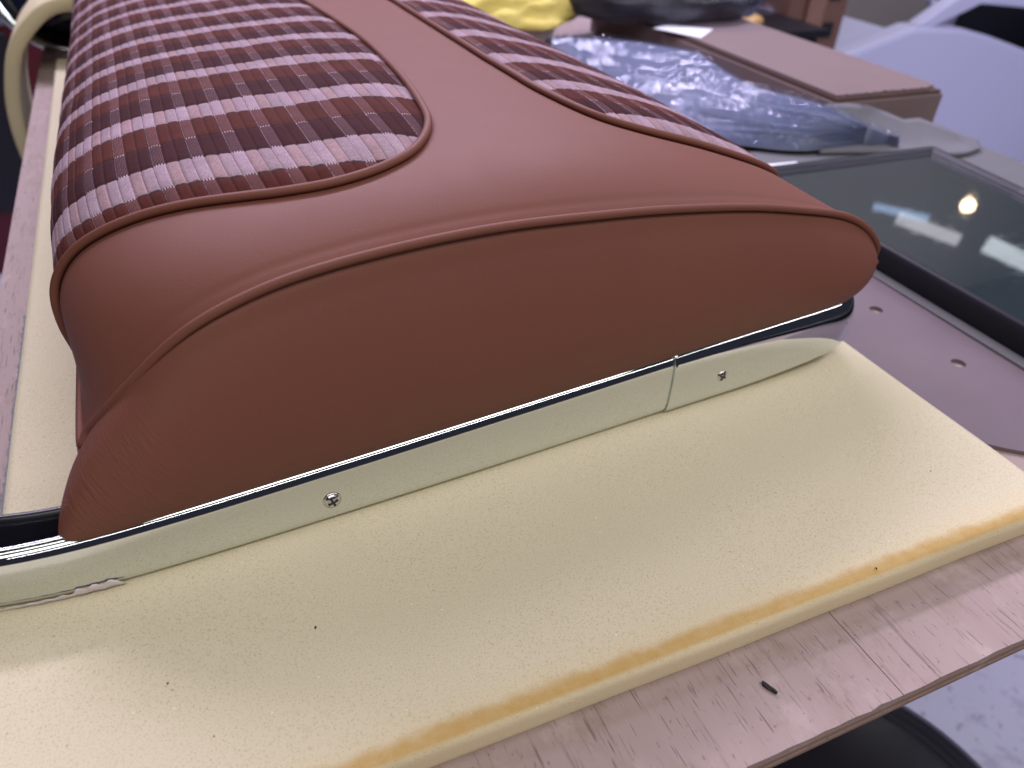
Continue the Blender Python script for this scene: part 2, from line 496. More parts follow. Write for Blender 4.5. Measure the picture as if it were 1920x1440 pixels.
# face veneer in two sheets that leave the open joint near the front edge
def veneer(xa, xb, skew):
    pts = [(xa, y0)]
    n = 60
    for i in range(1, n):
        pts.append((xa + (xb - xa) * i / n, y0 + .00035 * math.sin(i * 2.3 + skew) + random.uniform(-.0003, .0003)))
    pts += [(xb, y0), (xb, y1), (xa, y1)]
    return prism("veneer_sheet", pts, BZ - .0022, BZ, M_PLY, bench)
veneer(x0, .2629, 0); veneer(.2634, x1, 1.7)
zt = BZ - .0022
for k, (h, mat, dy) in enumerate(((.0032, M_PLYEDGE, .0006), (.0028, M_PLYDARK, .0002), (.0034, M_PLYEDGE, .0011), (.0022, M_PLYDARK, .0004))):
    box("ply", (x0 + .0003 * k, y0 + dy, zt - h), (x1 - .0003 * k, y1 - .0005, zt), mat, bench)
    zt -= h
for lx in (x0 + .10, x1 - .17):
    for ly in (.50, y1 - .15):
        box("leg", (lx, ly, FLOOR), (lx + .07, ly + .07, zt), M_TIMBER, bench, .003)
box("rail", (x0 + .1, .46, zt - .09), (x1 - .1, .498, zt), M_TIMBER, bench, .002)

# ------------------------------------------------------------------ foam slab
def make_foam():
    root = thing("foam_sheet", (.16, .6, BZ), "large cream foam slab with a yellowed front edge under the seat", "foam slab")
    prof = [(.158, BZ + .0002), (.1562, -.0165), (.1556, -.0135), (.1555, -.0095), (.1556, -.0055), (.1563, -.0028), (.1585, -.0010), (.163, -.0003), (.172, -.0001), (.180, 0)]
    prof = [tuple(p) for p in spline(prof, 26)]
    ys = list(np.linspace(.18, 1.30, 110))[1:]
    prof += [(y, 0.0) for y in ys] + [(1.302, -.004), (1.302, BZ + .0002)]
    P = np.array(prof); nx = 140
    xs = np.linspace(-.1145, .4355, nx)
    X = np.repeat(xs[:, None], len(P), 1); Y = np.repeat(P[None, :, 0], nx, 0).copy(); Z = np.repeat(P[None, :, 1], nx, 0).copy()
    wav = .0003 * np.sin(X * 19 + 1) + .00015 * np.sin(X * 57)
    fr = np.clip((.2 - Y) / .04, 0, 1)
    Y += wav * fr
    top = (Z > -.001)
    Z += np.where(top, .0005 * np.sin(X * 23 + Y * 9) * np.sin(Y * 31 - X * 5), 0)
    X -= .075 * np.clip((.33 - Y) / .06, 0, 1) * np.clip(1 - (X + .1145) / .06, 0, 1)
    Y2 = (X + .1145 < .002) | (.4355 - X < .002)
    Z = np.where(Y2 & top, Z - .0010, Z)
    V = np.stack([X, Y, Z], -1).reshape(-1, 3)
    me = mesh_np("foam_body", V, grid_faces(nx, len(P)))
    # end caps
    bm = bmesh.new(); bm.from_mesh(me); bm.verts.ensure_lookup_table()
    m = len(P)
    BV = list(bm.verts)
    for col, sgn in ((0, 1), (nx - 1, -1)):
        edge = BV[col * m:(col + 1) * m]
        low = [bm.verts.new((v.co.x, v.co.y, BZ + .0002)) for v in edge]
        for j in range(m - 1):
            if max(edge[j].co.z, edge[j + 1].co.z) > BZ + .0004:
                bm.faces.new((edge[j], edge[j + 1], low[j + 1], low[j]))
    bmesh.ops.recalc_face_normals(bm, faces=bm.faces)
    bm.to_mesh(me); bm.free()
    keep(link("foam_body", me, M_FOAM), root)
    # dark felted strip left on the cut left edge
    pts = []
    n = 110
    for i in range(n):
        y = .30 + .27 * i / (n - 1)
        pts.append((-.1165 + random.uniform(-.0007, .0007), y))
    poly = pts + [(-.1150, .57), (-.1150, .30)]
    prism("felt_edge", poly, BZ + .0005, -.003, simple("grey_fluff", (.20, .20, .22), .95, nscale=900, namp=.7), root)
make_foam()

specks = [(-.044, .224, .0010), (.019, .229, .0011), (.233, .268, .0006), (.379, .205, .0010), (.291, .160, .0010), (-.029, .193, .0006), (-.006, .224, .0006)]
where = ["near the lower left of the foam", "in the shade left of the middle", "right in front of the chrome trim", "near the right end of the foam", "on the yellowed front edge", "nearest the bottom of the picture", "smallest, right of the lower left one"]
sp_me = None
for i, ((x, y, r), w) in enumerate(zip(specks, where)):
    if sp_me is None:
        bm = bmesh.new(); bmesh.ops.create_icosphere(bm, subdivisions=1, radius=1)
        for v in bm.verts: v.co *= random.uniform(.6, 1.2)
        sp_me = bpy.data.meshes.new("dirt_speck"); bm.to_mesh(sp_me); bm.free()
        sp_me.materials.append(simple("dark_dirt", (.05, .03, .02), .9))
    o = bpy.data.objects.new("dirt_speck", sp_me); COL.objects.link(o)
    o.location = (x, y, r * .25); o.scale = (r * random.uniform(.7, 1.1), r * random.uniform(.5, .8), r * .45); o.rotation_euler = (0, 0, random.uniform(0, 3))
    tag(o, "tiny dark dirt speck on the cream foam, " + w, "dirt speck", "dirt specks on the foam")

bm = bmesh.new()
ring = [(-.0042, .0009), (-.0030, .0013), (-.0005, .0012), (.0015, .0013), (.0036, .0006)]
for s_, h in ring: pass
vs = []
for k, (s_, w_) in enumerate(ring):
    row = []
    for a in range(6):
        an = a * math.pi / 3 + .3 * k
        row.append(bm.verts.new((s_, w_ * math.cos(an) * (1 + .2 * math.sin(k * 3 + a)), .0009 + .0009 * math.sin(an) + (.0006 if k == 0 else 0))))
    vs.append(row)
for k in range(len(vs) - 1):
    for a in range(6):
        bm.faces.new((vs[k][a], vs[k][(a + 1) % 6], vs[k + 1][(a + 1) % 6], vs[k + 1][a]))
bm.faces.new(vs[0]); bm.faces.new(vs[-1])
chip = bm_obj("rubber_scrap", bm, simple("black_scrap", (.006, .006, .006), .6))
chip.location = (.206, .133, BZ); chip.rotation_euler = (0, 0, math.radians(-66))
tag(chip, "small black rubber scrap lying on the front strip of bare plywood", "scrap")

# ------------------------------------------------------------------ the car seat
TH = math.radians(3.5)
O3 = np.array([.0990, .2936, 0.0])
U3 = np.array([math.cos(TH), math.sin(TH), 0]); V3 = np.array([-math.sin(TH), math.cos(TH), 0])
def S(u, v, z): return O3 + u * U3 + v * V3 + np.array([0, 0, z])

ARCH = [(-0.0619, 0.3238, 0.0611), (-0.0472, 0.3142, 0.0811), (-0.0328, 0.309, 0.0972), (-0.0167, 0.306, 0.1129), (-0.006, 0.305, 0.1207), (0.0048, 0.3044, 0.1265), (0.0212, 0.3043, 0.1328), (0.0358, 0.3045, 0.1369), (0.0632, 0.3054, 0.1412), (0.1008, 0.3077, 0.1439), (0.1417, 0.3102, 0.1445), (0.1868, 0.3129, 0.1422), (0.2371, 0.316, 0.1382), (0.2945, 0.3195, 0.131), (0.3389, 0.3228, 0.1221), (0.3782, 0.3252, 0.1125), (0.4022, 0.3266, 0.101), (0.4179, 0.3276, 0.0881), (0.4285, 0.3318, 0.0756), (0.434, 0.3417, 0.0645)]
SEC = [(-.0615, .066), (-.0700, .088), (-.0680, .109), (-.0495, .130), (-.011, .148), (.040, .159), (.100, .1645), (.162, .166), (.220, .162), (.278, .153), (.328, .139), (.364, .122), (.390, .103), (.408, .086), (.420, .066)]
MS = 401
ARC_S = spline(ARCH, MS)
_k = np.hanning(33); _k /= _k.sum()
_p = np.vstack([2 * ARC_S[0] - ARC_S[16:0:-1], ARC_S, 2 * ARC_S[-1] - ARC_S[-2:-18:-1]])
ARC_S = np.stack([np.convolve(_p[:, c], _k, 'valid') for c in range(3)], 1)
SEC_S = spline(SEC, MS); SI = np.linspace(0, 1, MS)
SEC_LEN = float(np.linalg.norm(np.diff(SEC_S, axis=0), axis=1).sum())
QMAX = 1.10
def body(s, q):
    s = np.asarray(s, float); q = np.asarray(q, float)
    a = [np.interp(s, SI, ARC_S[:, k]) for k in range(3)]; b = [np.interp(s, SI, SEC_S[:, k]) for k in range(2)]
    e = 1 - np.exp(-q / (.03 + .045 * (2 * s - 1) ** 4))
    D = .2 * np.clip(q - .1, 0, .2) ** 2 + .08 * np.clip(q - .3, 0, .4)
    D = D * .6 * (1 - .75 * np.clip((s - .3) / .5, 0, 1)) * np.minimum(1, (b[1] - .05) / .08)
    seam = -.0004 * np.exp(-((q - .0068) / .0016) ** 2) + 0
    return np.stack([a[0] + (b[0] - a[0]) * e, a[1] + q, a[2] + (b[1] - a[2]) * e + seam - D], -1)
def body_n(s, q):
    d = 1e-3
    du = body(np.clip(s + d, 0, 1), q) - body(np.clip(s - d, 0, 1), q)
    dv = body(s, q + d) - body(s, np.maximum(q - d, 0))
    n = np.cross(du, dv); return n / np.linalg.norm(n, axis=-1, keepdims=True)

LEFT = [(.004, .070), (.030, .073), (.055, .078), (.085, .0825), (.1233, .0805), (.1733, .0725), (.2167, .063), (.2567, .0537), (.2933, .0470), (.3333, .0445), (.3767, .0490), (.4167, .0615), (.4467, .086), (.4615, .118), (.4750, .186), (.4835, .288), (.4855, .42), (.4860, QMAX)]
RIGHT = [(.604, QMAX), (.6065, .60), (.6085, .40), (.6110, .26), (.6135, .19), (.6175, .142), (.6390, .094), (.6800, .071), (.7387, .060), (.80, .055), (.86, .060), (.91, .078), (.95, .105), (.975, .14)]
def warp(s, q):       # the seams and ribs lean slightly with depth
    wl = np.interp(q, [0, .29, .38, .49, .70, QMAX], [0, 0, -.004, -.013, -.025, -.035]) * np.clip(s / .486, 0, 1)
    wr = .016 * np.clip((q - .23) / .25, 0, 1) * np.clip(1 - (s - .61) / .36, 0, 1)
    return s + np.where(s < .55, wl, wr)
def dense(pts, m=1400):
    P = np.array(pts); P2 = P.copy(); P2[:, 0] *= SEC_LEN
    Q = spline(P2, m); Q[:, 0] /= SEC_LEN; return Q
LB, RB = dense(LEFT), dense(RIGHT)

def seg_dist(s, q, B):
    """metric distance in the unrolled surface from points to a boundary polyline"""
    P = np.stack([s * SEC_LEN, q], -1).reshape(-1, 2); Q = B[::4].copy(); Q[:, 0] *= SEC_LEN
    out = np.full(len(P), 9.0)
    for a, b in zip(Q[:-1], Q[1:]):
        ab = b - a; t = np.clip(((P - a) @ ab) / max(ab @ ab, 1e-12), 0, 1)
        d = np.hypot(P[:, 0] - a[0] - t * ab[0], P[:, 1] - a[1] - t * ab[1])
        np.minimum(out, d, out)
    return out.reshape(np.shape(s))

seat = thing("upholstered_cushion", (.16, .8, 0), "tan leather and plaid cloth car seat with chrome trim lying on foam", "car seat")

# --- leather top cover with the two openings for the cloth
def make_cover():
    ss = np.linspace(0, 1, 330)
    qs = np.unique(np.r_[np.linspace(0, .02, 16), np.linspace(.02, .30, 130), np.linspace(.30, QMAX, 110)])
    s, q = np.meshgrid(ss, qs, indexing='ij')
    V = body(s, q)
    # inside test against each opening: below the boundary curve in q at a given s
    sw = s.copy()
    for _ in range(3): sw = s - (warp(sw, q) - sw)
    qb = np.full(s.shape, 9.0)
    iL = np.interp(sw, LB[:, 0], LB[:, 1], left=9, right=9)
    iR = np.interp(sw, RB[:, 0], RB[:, 1], left=9, right=9)
    dL, dR = seg_dist(sw, q, LB), seg_dist(sw, q, RB)
    ins = ((q > iL) & (dL > .0016)) | ((q > iR) & (dR > .0016))
    ins |= ((sw < LB[0, 0]) & (q > .14)) & False
    # hug the seam: dip towards the piping
    dmin = np.minimum(dL, dR)
    V = V - body_n(s, q) * (.0012 * np.exp(-(dmin / .004) ** 2))[..., None]
    F = grid_faces(len(ss), len(qs))
    F = F[~ins.ravel()[F].all(1)]
    o = link("leather_cover", mesh_np("leather_cover", V.reshape(-1, 3), F), M_LEATHER)
    keep(o, seat)
make_cover()

RIBW = .0062
def make_insert(B, s0, s1, left):
    ns = int((s1 - s0) * SEC_LEN / .00060)
    cols = np.linspace(s0, s1, ns)
    qb = np.interp(cols, B[:, 0], B[:, 1])
    g = np.r_[np.linspace(0, .36, 240), np.linspace(.3625, 1.0, 90)]
    s = np.repeat(cols[:, None], len(g), 1); q = qb[:, None] + (QMAX - .002 - qb[:, None]) * g[None, :]
    d = seg_dist(s, q, B)
    sw = warp(s, q)
    r = (s - .2067) * SEC_LEN / RIBW
    dr = np.abs(r - np.round(r))
    rib = -np.exp(-(dr / .075) ** 2) - .25 * (1 - 2 * dr) ** 2
    P0 = body(sw, q)
    if left:
        T_ = np.interp(P0[..., 0], [-.07, -.055, -.043, -.025, .006, .03, .066, .1, .125, .2], [.050, .037, .0275, .019, .009, 0, -.008, -.009, -.013, -.013])
        v = np.interp(P0[..., 1] - T_, [.2085, .291, .3735, .458, .545, .618, .690, .762, .840, .915, .99, 1.44], [-2, -1, 0, 1, 2, 3, 4, 5, 6, 7, 8, 14])
    else:
        v = np.interp(P0[..., 1] + .13 * (P0[..., 0] - .22), [.2735, .336, .3985, .4615, .532, .622, .710, .795, .88, 1.52], [-2, -1, 0, 1, 2, 3, 4, 5, 6, 14])
    fv = np.mod(v, 1)
    seam = np.exp(-(np.minimum(np.minimum(np.abs(fv), np.abs(1 - fv)), np.minimum(np.abs(fv - .30), np.abs(fv - .64))) / .022) ** 2)
    off = -.0008 + .0056 * (1 - np.exp(-d / .010)) * (np.clip((s - .06) / .10, .12, 1) if left else 1) + (.00055 * rib - .0004 * seam) * np.clip(d / .004, 0, 1)
    off += .0004 * np.sin(P0[..., 0] * 90 + P0[..., 1] * 40) * np.sin(P0[..., 1] * 75)
    P = P0 + body_n(sw, q) * off[..., None]
    me = mesh_np("fabric_insert", P.reshape(-1, 3), grid_faces(ns, len(g)))
    uv = me.uv_layers.new(name="weave")
    li = np.zeros(len(me.loops), dtype=np.int32); me.loops.foreach_get("vertex_index", li)
    UV = np.stack([r / 3 + 2 / 3, v], -1).reshape(-1, 2)[li]
    uv.data.foreach_set("uv", UV.astype(np.float32).ravel())
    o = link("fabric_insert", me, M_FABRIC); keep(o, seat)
    return o
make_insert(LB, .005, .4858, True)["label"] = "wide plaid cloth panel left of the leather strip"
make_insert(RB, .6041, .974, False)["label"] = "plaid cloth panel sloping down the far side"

def seam_piping(B, left, label):
    q = B[:, 1]; s = warp(B[:, 0], q)
    P = body(s, q) + body_n(s, q) * .0013
    P = spline(P[::6], 520)
    tube("piping", P, .0023, M_PIPING, seat, 12)
seam_piping(LB, True, ""); seam_piping(RB, False, "")

# --- piping round the end face
qside = np.linspace(QMAX, .004, 60)
left_side = body(np.zeros(60), qside); right_side = body(np.ones(60), qside[::-1])
rim = np.vstack([left_side, ARC_S, right_side])
rimp = rim.copy(); rimp[60:60 + MS] += np.array([0, -.0012, .0006])
tube("piping", spline(rimp[::5], 700), .0023, M_PIPING, seat, 12)

# --- chrome path (plan) and heights
CP = [(-.300, .125), (-.292, .080), (-.276, .044), (-.250, .0205), (-.2086, .0078), (-.170, .0018), (-.12, 0), (-.05, .0002), (0, .0006), (.08, .0018), (.16, .003), (.2416, .0040), (.285, .0047), (.306, .0062), (.319, .0108), (.3265, .020), (.3295, .034), (.331, .06), (.331, .12), (.331, .30)]
CPD = spline(CP, 900)
def ztop(u): return .0335 + (u + .20) * (.0165 / .51)
def zbot(u):
    t = min(1, max(0, (u - .215) / .115)); return .0012 + max(0, u - .05) * .006 + .0085 * t * t * (1.6 - .6 * t)
PROF = [(.0100, .00), (.0045, .00), (.0018, .035), (.0006, .10), (0, .22), (-.0001, .50), (.0001, .72), (.0005, .82), (.0012, .89), (.0023, .94), (.0036, .968), (.0043, .974), (.0044, .990), (.0047, 1.012), (.0055, 1.024), (.0064, 1.020), (.0069, .995), (.0070, .84)]
def sweep_trim(name, path, out, parent, mat):
    T = np.gradient(path, axis=0); T /= np.linalg.norm(T, axis=1)[:, None]
    Nn = np.stack([-T[:, 1], T[:, 0]], 1)          # inward (away from the viewer)
    V = []
    for (u, v), nn in zip(path, Nn):
        zb, zt_ = zbot(u), ztop(u)
        for ins, fz in PROF:
            te = min(1, max(0, (u - .14) / .16))
            ins = ins + te * .0042 * max(0, (fz - .48) / .5) ** 1.6 * (fz < 1.2)
            V.append(S(u + nn[0] * (ins - out), v + nn[1] * (ins - out), zb + fz * (zt_ - zb) + (out * .6 if fz > .9 else 0)))
    me = mesh_np(name, V, grid_faces(len(path), len(PROF)))
    o = link(name, me, mat)
    md = o.modifiers.new("thick", 'SOLIDIFY'); md.thickness = .0009; md.offset = -1
    keep(o, parent); return o
k_cut = int(np.argmin(np.abs(CPD[:, 0] - .1585) + (CPD[:, 1] > .1) * 9))
trim = sweep_trim("chrome_trim", CPD[::3][: (k_cut // 3) + 8], 0, seat, M_CHROME)
cap = sweep_trim("chrome_end_piece", CPD[k_cut:][::2], .0013, seat, M_CHROME)
cap["label"] = "overlapping chrome corner piece at the right end"

def screw(u, v, z, r, parent, twist):
    bm = bmesh.new()
    rings = [(1.12, -.0004), (1.10, .0002), (1.0, .0002), (.97, -.0003), (.93, .0005), (.75, .0011), (.5, .00155), (.25, .0018)]
    prev = None; seg = 20
    for f, h in rings:
        cur = [bm.verts.new((r * f * math.cos(a * 2 * math.pi / seg), r * f * math.sin(a * 2 * math.pi / seg), h)) for a in range(seg)]
        if prev:
            for a in range(seg): bm.faces.new((prev[a], prev[(a + 1) % seg], cur[(a + 1) % seg], cur[a]))
        prev = cur
    bm.faces.new(prev)
    for f in bm.faces: f.smooth = True
    for wx, wy in ((.62, .14), (.14, .62)):
        n0 = len(bm.faces)
        box_bm(bm, (-r * wx, -r * wy, .0008), (r * wx, r * wy, .00195 + (.00003 if wx > wy else 0)))
        bm.faces.ensure_lookup_table()
        for f in bm.faces[n0:]: f.material_index = 1
    bmesh.ops.recalc_face_normals(bm, faces=bm.faces)
    me = bpy.data.meshes.new("screw"); bm.to_mesh(me); bm.free()
    o = link("screw", me, [M_STEEL, M_SLOT])
    zax = Vector((-V3).tolist()); xax = Vector(U3.tolist()); yax = Vector((0, 0, 1))
    m = Matrix((xax, yax, zax)).transposed().to_4x4() @ Matrix.Rotation(twist, 4, 'Z')
    m.translation = Vector(S(u, v, z).tolist())
    o.matrix_world = m
    o.parent = parent; o.matrix_parent_inverse = parent.matrix_parent_inverse @ Matrix.Identity(4)
    return o
def real_parent(o, p):
    # p carries only the inverse translation of the seat; the net transform of p is identity
    o.parent = p; o.matrix_parent_inverse = Matrix.Identity(4)
sc1 = screw(-.0569, -.0003, .0160, .0044, seat, .35); real_parent(sc1, trim)
sc2 = screw(.1987, .0030 - .0004, .0204, .0042, seat, 1.1); real_parent(sc2, cap)

# scrap of masking tape on the lower left of the chrome
def tape():
    us = np.linspace(-.2120, -.1575, 40); V = []
    for i, u in enumerate(us):
        vv = float(np.interp(u, CPD[:520, 0], CPD[:520, 1])) - .0006
        t = i / 39
        lo = .0022; hi = .0022 + .0026 * t ** .7 + .0010 * math.sin(i * 1.3) * t + (.0016 if .62 < t < .97 else 0)
        for k in range(4):
            V.append(S(u, vv - .0002 * math.sin(k * 2 + i), lo + (hi - lo) * k / 3 * (1 - .6 * (t > .985))))
    o = link("tape_scrap", mesh_np("tape_scrap", V, grid_faces(40, 4)), M_TAPE)
    md = o.modifiers.new("thick", 'SOLIDIFY'); md.thickness = .0004
    keep(o, seat)
tape()

# --- open channel left of the cushion
def channel():
    us = np.linspace(-.290, -.135, 40)
    def strip(name, rows, mat, thick):
        V = [S(u, v, z) for u in us for (v, z) in rows(u)]
        o = link(name, mesh_np(name, V, grid_faces(len(us), len(rows(0)))), mat)
        md = o.modifiers.new("thick", 'SOLIDIFY'); md.thickness = thick; md.offset = 0
        keep(o, seat)
    back = lambda u: .0205 + max(0, -.17 - u) ** 1.6 * 1.5
    strip("channel_wall", lambda u: [(back(u) - .003, .004), (back(u) - .0015, .012), (back(u) - .003, .016), (back(u), .022), (back(u), .033), (back(u) + .0008, .0375), (back(u) + .0025, .0385), (back(u) + .004, .036)], M_BLACKTRIM, .0012)
    strip("channel_floor", lambda u: [(.004 + max(0, -.17 - u) ** 1.6 * 1.5, .006), (.010, .0055), (back(u) - .002, .006)], M_BLACKTRIM, .001)
    pts = [S(-.178, .0135, .006), S(-.178, .0135, .011), S(-.178, .0130, .016)]
    tube("channel_stud", spline(pts, 12), np.r_[np.full(8, .0022), np.linspace(.0024, .0006, 4)], M_STEEL, seat, 10)
channel()

# --- boxing (the end face) running on along both sides
def make_boxing():
    n = 60
    FB = [(-.158, .060, 0), (-.1655, .036, 0), (-.1745, .018, 0), (-.1750, .0095, 0), (-.165, .0058, 0), (-.12, .0058, 0), (-.03, .0062, 0), (.06, .0074, 0), (.16, .0090, 0), (.24, .0102, 0), (.288, .0115, 0), (.305, .0145, 0), (.316, .0225, 0), (.3205, .036, 0), (.322, .060, 0)]
    F2 = spline([(a, b) for a, b, _ in FB], MS)
    front = np.array([S(u, v, ztop(u) - .004) for u, v in F2])
    ql = np.linspace(QMAX, .03, 60)
    L0 = front[0]; R0 = front[-1]
    lft = np.array([[L0[0] + (.004) * (1 - math.exp(-(q - .03) / .05)), L0[1] + (q - .03), .030 + (L0[2] - .030) * math.exp(-(q - .03) / .1)] for q in ql])
    rgt = np.array([[R0[0] - (.03) * (1 - math.exp(-(q - .03) / .06)), R0[1] + (q - .03), .036 + (R0[2] - .036) * math.exp(-(q - .03) / .1)] for q in ql[::-1]])
    bot = np.vstack([lft, front, rgt])
    top = rim.copy(); top[60:60 + MS] += np.array([0, .0014, -.0014]); top[:60, 0] += .0008; top[60 + MS:, 0] -= .0008
    # outward direction in plan
    T = np.gradient(.5 * (bot + top), axis=0); T[:, 2] = 0
    T /= np.linalg.norm(T, axis=1)[:, None] + 1e-9
    out = np.stack([T[:, 1], -T[:, 0], np.zeros(len(T))], 1)
    k = np.ones(31) / 31
    for c in range(2): out[:, c] = np.convolve(np.pad(out[:, c], 15, 'edge'), k, 'valid')
    rows = 44
    V = []
    for i in range(len(bot)):
        h = np.linalg.norm(top[i] - bot[i])
        for j in range(rows):
            t = j / (rows - 1)
            p = bot[i] * (1 - t) + top[i] * t
            bulge = min((.16 + (.22 * min(1, max(0, (p[0] - .33) / .09)) ** 2)) * h, .0135) * (math.sin(math.pi * min(1, t ** .85)) ** .75)
            p = p + out[i] * bulge
            if t > .9: p = p + np.array([0, 0, .002 * math.sin((t - .9) / .1 * math.pi)])
            V.append(p)
    V = np.array(V)
    o = link("leather_boxing", mesh_np("leather_boxing", V, grid_faces(len(bot), rows)[:, ::-1]), M_BOXING)
    keep(o, seat)
    # backing board closing the underside
    ring_ = bot[::10]; ring_ = [(p[0], p[1]) for p in ring_]
    xs = [p[0] for p in ring_]
    prism("backing_board", [(min(xs) + .012, .325), (max(xs) - .02, .345), (max(xs) - .045, QMAX + .3), (min(xs) + .012, QMAX + .3)], .012, .030, M_BOARD, seat)
    # far end of the cushion
    sfar = np.linspace(0, 1, 60); top_far = body(sfar, np.full(60, QMAX))
    Vf = np.vstack([top_far, np.stack([top_far[:, 0], top_far[:, 1] + .004, np.full(60, .03)], 1)])
    F = [(i, i + 1, 60 + i + 1, 60 + i) for i in range(59)]
    keep(link("far_end_panel", mesh_np("far_end_panel", Vf, F), M_LEATHER), seat)
make_boxing()

# ------------------------------------------------------------------ sheets on the bench, right
hole = lambda cx, cy, r: [(cx + r * math.cos(a * math.pi / 9), cy + r * math.sin(a * math.pi / 9)) for a in range(18)]
curve = [tuple(p) for p in spline([(.4286, .3126), (.4292, .2655), (.4355, .2495), (.4444, .2385), (.4557, .2227), (.4725, .2079), (.50, .190), (.53, .180), (.5585, .176)], 24)]
tag(prism("hardboard_panel", [(.36, .62), (.36, .33)] + curve + [(.5590, .30), (.5610, .43), (.5615, .62)], BZ + .0002, BZ + .0032, M_HARD,
          holes=[hole(.5192, .3825, .0056), hole(.5193, .2987, .0056)]),
    "brown hardboard panel with two punched holes right of the foam", "panel")
tag(prism("card_sheet", [(.5625, .05), (.985, .05), (.988, .555), (.988, .662), (.988, .735), (.60, .735), (.5635, .66)], BZ + .0003, BZ + .0034, M_GREY),
    "grey card sheet lying under the black framed window", "card")
def make_offcut():
    bk = [(0.7738, 0.7469, 0.031), (0.8091, 0.7463, 0.03), (0.8497, 0.7484, 0.0245), (0.8711, 0.7387, 0.0175), (0.8949, 0.724, 0.009), (0.9201, 0.721, 0.01), (0.9498, 0.6969, 0.001), (0.9761, 0.6669, -0.0078)]
    n = len(bk)
    fr = [(.74, .700, -.0135), (.78, .690, -.0135), (.815, .680, -.0135), (.85, .668, -.0135), (.885, .655, -.0135), (.905, .645, -.0135), (.930, .643, -.0135), (.966, .652, -.0115)]
    B = spline(bk, 60) if False else np.array([np.array(bk[int(k)]) * (1 - (k - int(k))) + np.array(bk[min(n - 1, int(k) + 1)]) * (k - int(k)) for k in np.linspace(0, n - 1, 60)])
    F = spline(fr, 60)
    V = []
    for a, b in zip(B, F):
        for t in np.linspace(0, 1, 12):
            p = a * (1 - t) + b * t
            p[2] = max(p[2] * 1.0 - .006 * math.sin(math.pi * t) * (a[2] > -.002), -.0112)
            V.append(p)
    o = link("felt_offcut", mesh_np("felt_offcut", V, grid_faces(60, 12)), M_GREY2)
    md = o.modifiers.new("thick", 'SOLIDIFY'); md.thickness = .0045; md.offset = 0
    tag(o, "grey felt offcut with uneven edges leaning on the cardboard box behind the bag", "offcut")
make_offcut()
tag(prism("paper_strip", [(.640, .692), (.694, .6885), (.692, .676), (.638, .679)], BZ + .0036, BZ + .0046, M_PAPER),
    "narrow white paper strip between the window and the clear bag", "paper")

# ------------------------------------------------------------------ window in a black rubber frame
def make_window():
    root = thing("car_window", (.70, .40, BZ + .0034), "dark glazed car window in a black rubber frame lying flat", "window")
    outer = [(.5735, .05), (.5735, .640), (.856, .6385), (.843, .50), (.74, .05)]
    Pz = BZ + .0036
    def inset(poly, d):
        n = len(poly); c = np.mean(poly, axis=0); out = []
        for i in range(n):
            a, b, e = np.array(poly[i - 1]), np.array(poly[i]), np.array(poly[(i + 1) % n])
            d1 = (b - a) / np.linalg.norm(b - a); d2 = (e - b) / np.linalg.norm(e - b)
            n1 = np.array([d1[1], -d1[0]]); n2 = np.array([d2[1], -d2[0]])
            k = (n1 + n2) / (1 + n1 @ n2)
            out.append(tuple(b + k * d))
        return out
    prof = [(.002, 0), (0, .004), (0, .016), (.0015, .0215), (.004, .0235), (.007, .0225), (.0085, .0195), (.011, .0185), (.0135, .0195), (.016, .0185), (.0170, .0150), (.0170, .006), (.0150, 0)]
    loops = [[(x, y, Pz + h) for x, y in inset(outer, d)] for d, h in prof]
    n = len(outer)
    names = ["frame_rail"] * n
    for e in range(n):      # one rail per side, mitred at the corners
        V = []; 
        for L in loops: V += [L[e], L[(e + 1) % n]]
        m = len(loops)
        F = [(2 * i, 2 * i + 1, 2 * ((i + 1) % m) + 1, 2 * ((i + 1) % m)) for i in range(m)]
        me = mesh_np("frame_rail", V, F)
        bm = bmesh.new(); bm.from_mesh(me); bmesh.ops.recalc_face_normals(bm, faces=bm.faces); bm.to_mesh(me); bm.free()
        keep(link("frame_rail", me, M_RUBBER), root)
    prism("glass_pane", inset(outer, .0165), Pz + .0125, Pz + .0165, M_GLASS, root)
make_window()

# ------------------------------------------------------------------ flat cardboard box
def make_box():
    root = thing("cardboard_box", (.89, 1.07, BZ), "flat closed pinkish brown cardboard box behind the clear bag", "box")
    bx0, bx1, by0, by1, bt = .795, .986, .748, 1.40, .0305
    bm = bmesh.new(); box_bm(bm, (bx0, by0, BZ + .0002), (bx1, by1, bt)); bm_obj("carton_body", bm, M_CARD, root, .0015)
    # flute edge under the lid and the lid itself, torn along the front
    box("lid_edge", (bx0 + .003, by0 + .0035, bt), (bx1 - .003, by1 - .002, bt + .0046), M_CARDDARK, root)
    n = 46; pts = []
    for i in range(n + 1):
        t = i / n; x = bx0 + .006 + (bx1 - bx0 - .0055) * t
        pts.append((x, by0 + .0085 + .0028 * math.sin(i * 1.9) * math.sin(i * .37) + (0.002 if .42 < t < .52 else 0) + .010 * max(0, t - .86) / .14))
    prism("lid", pts + [(bx1 + .0005, by1), (bx0 + .006, by1)], bt + .0047, bt + .0080, M_CARD, root)
make_box()

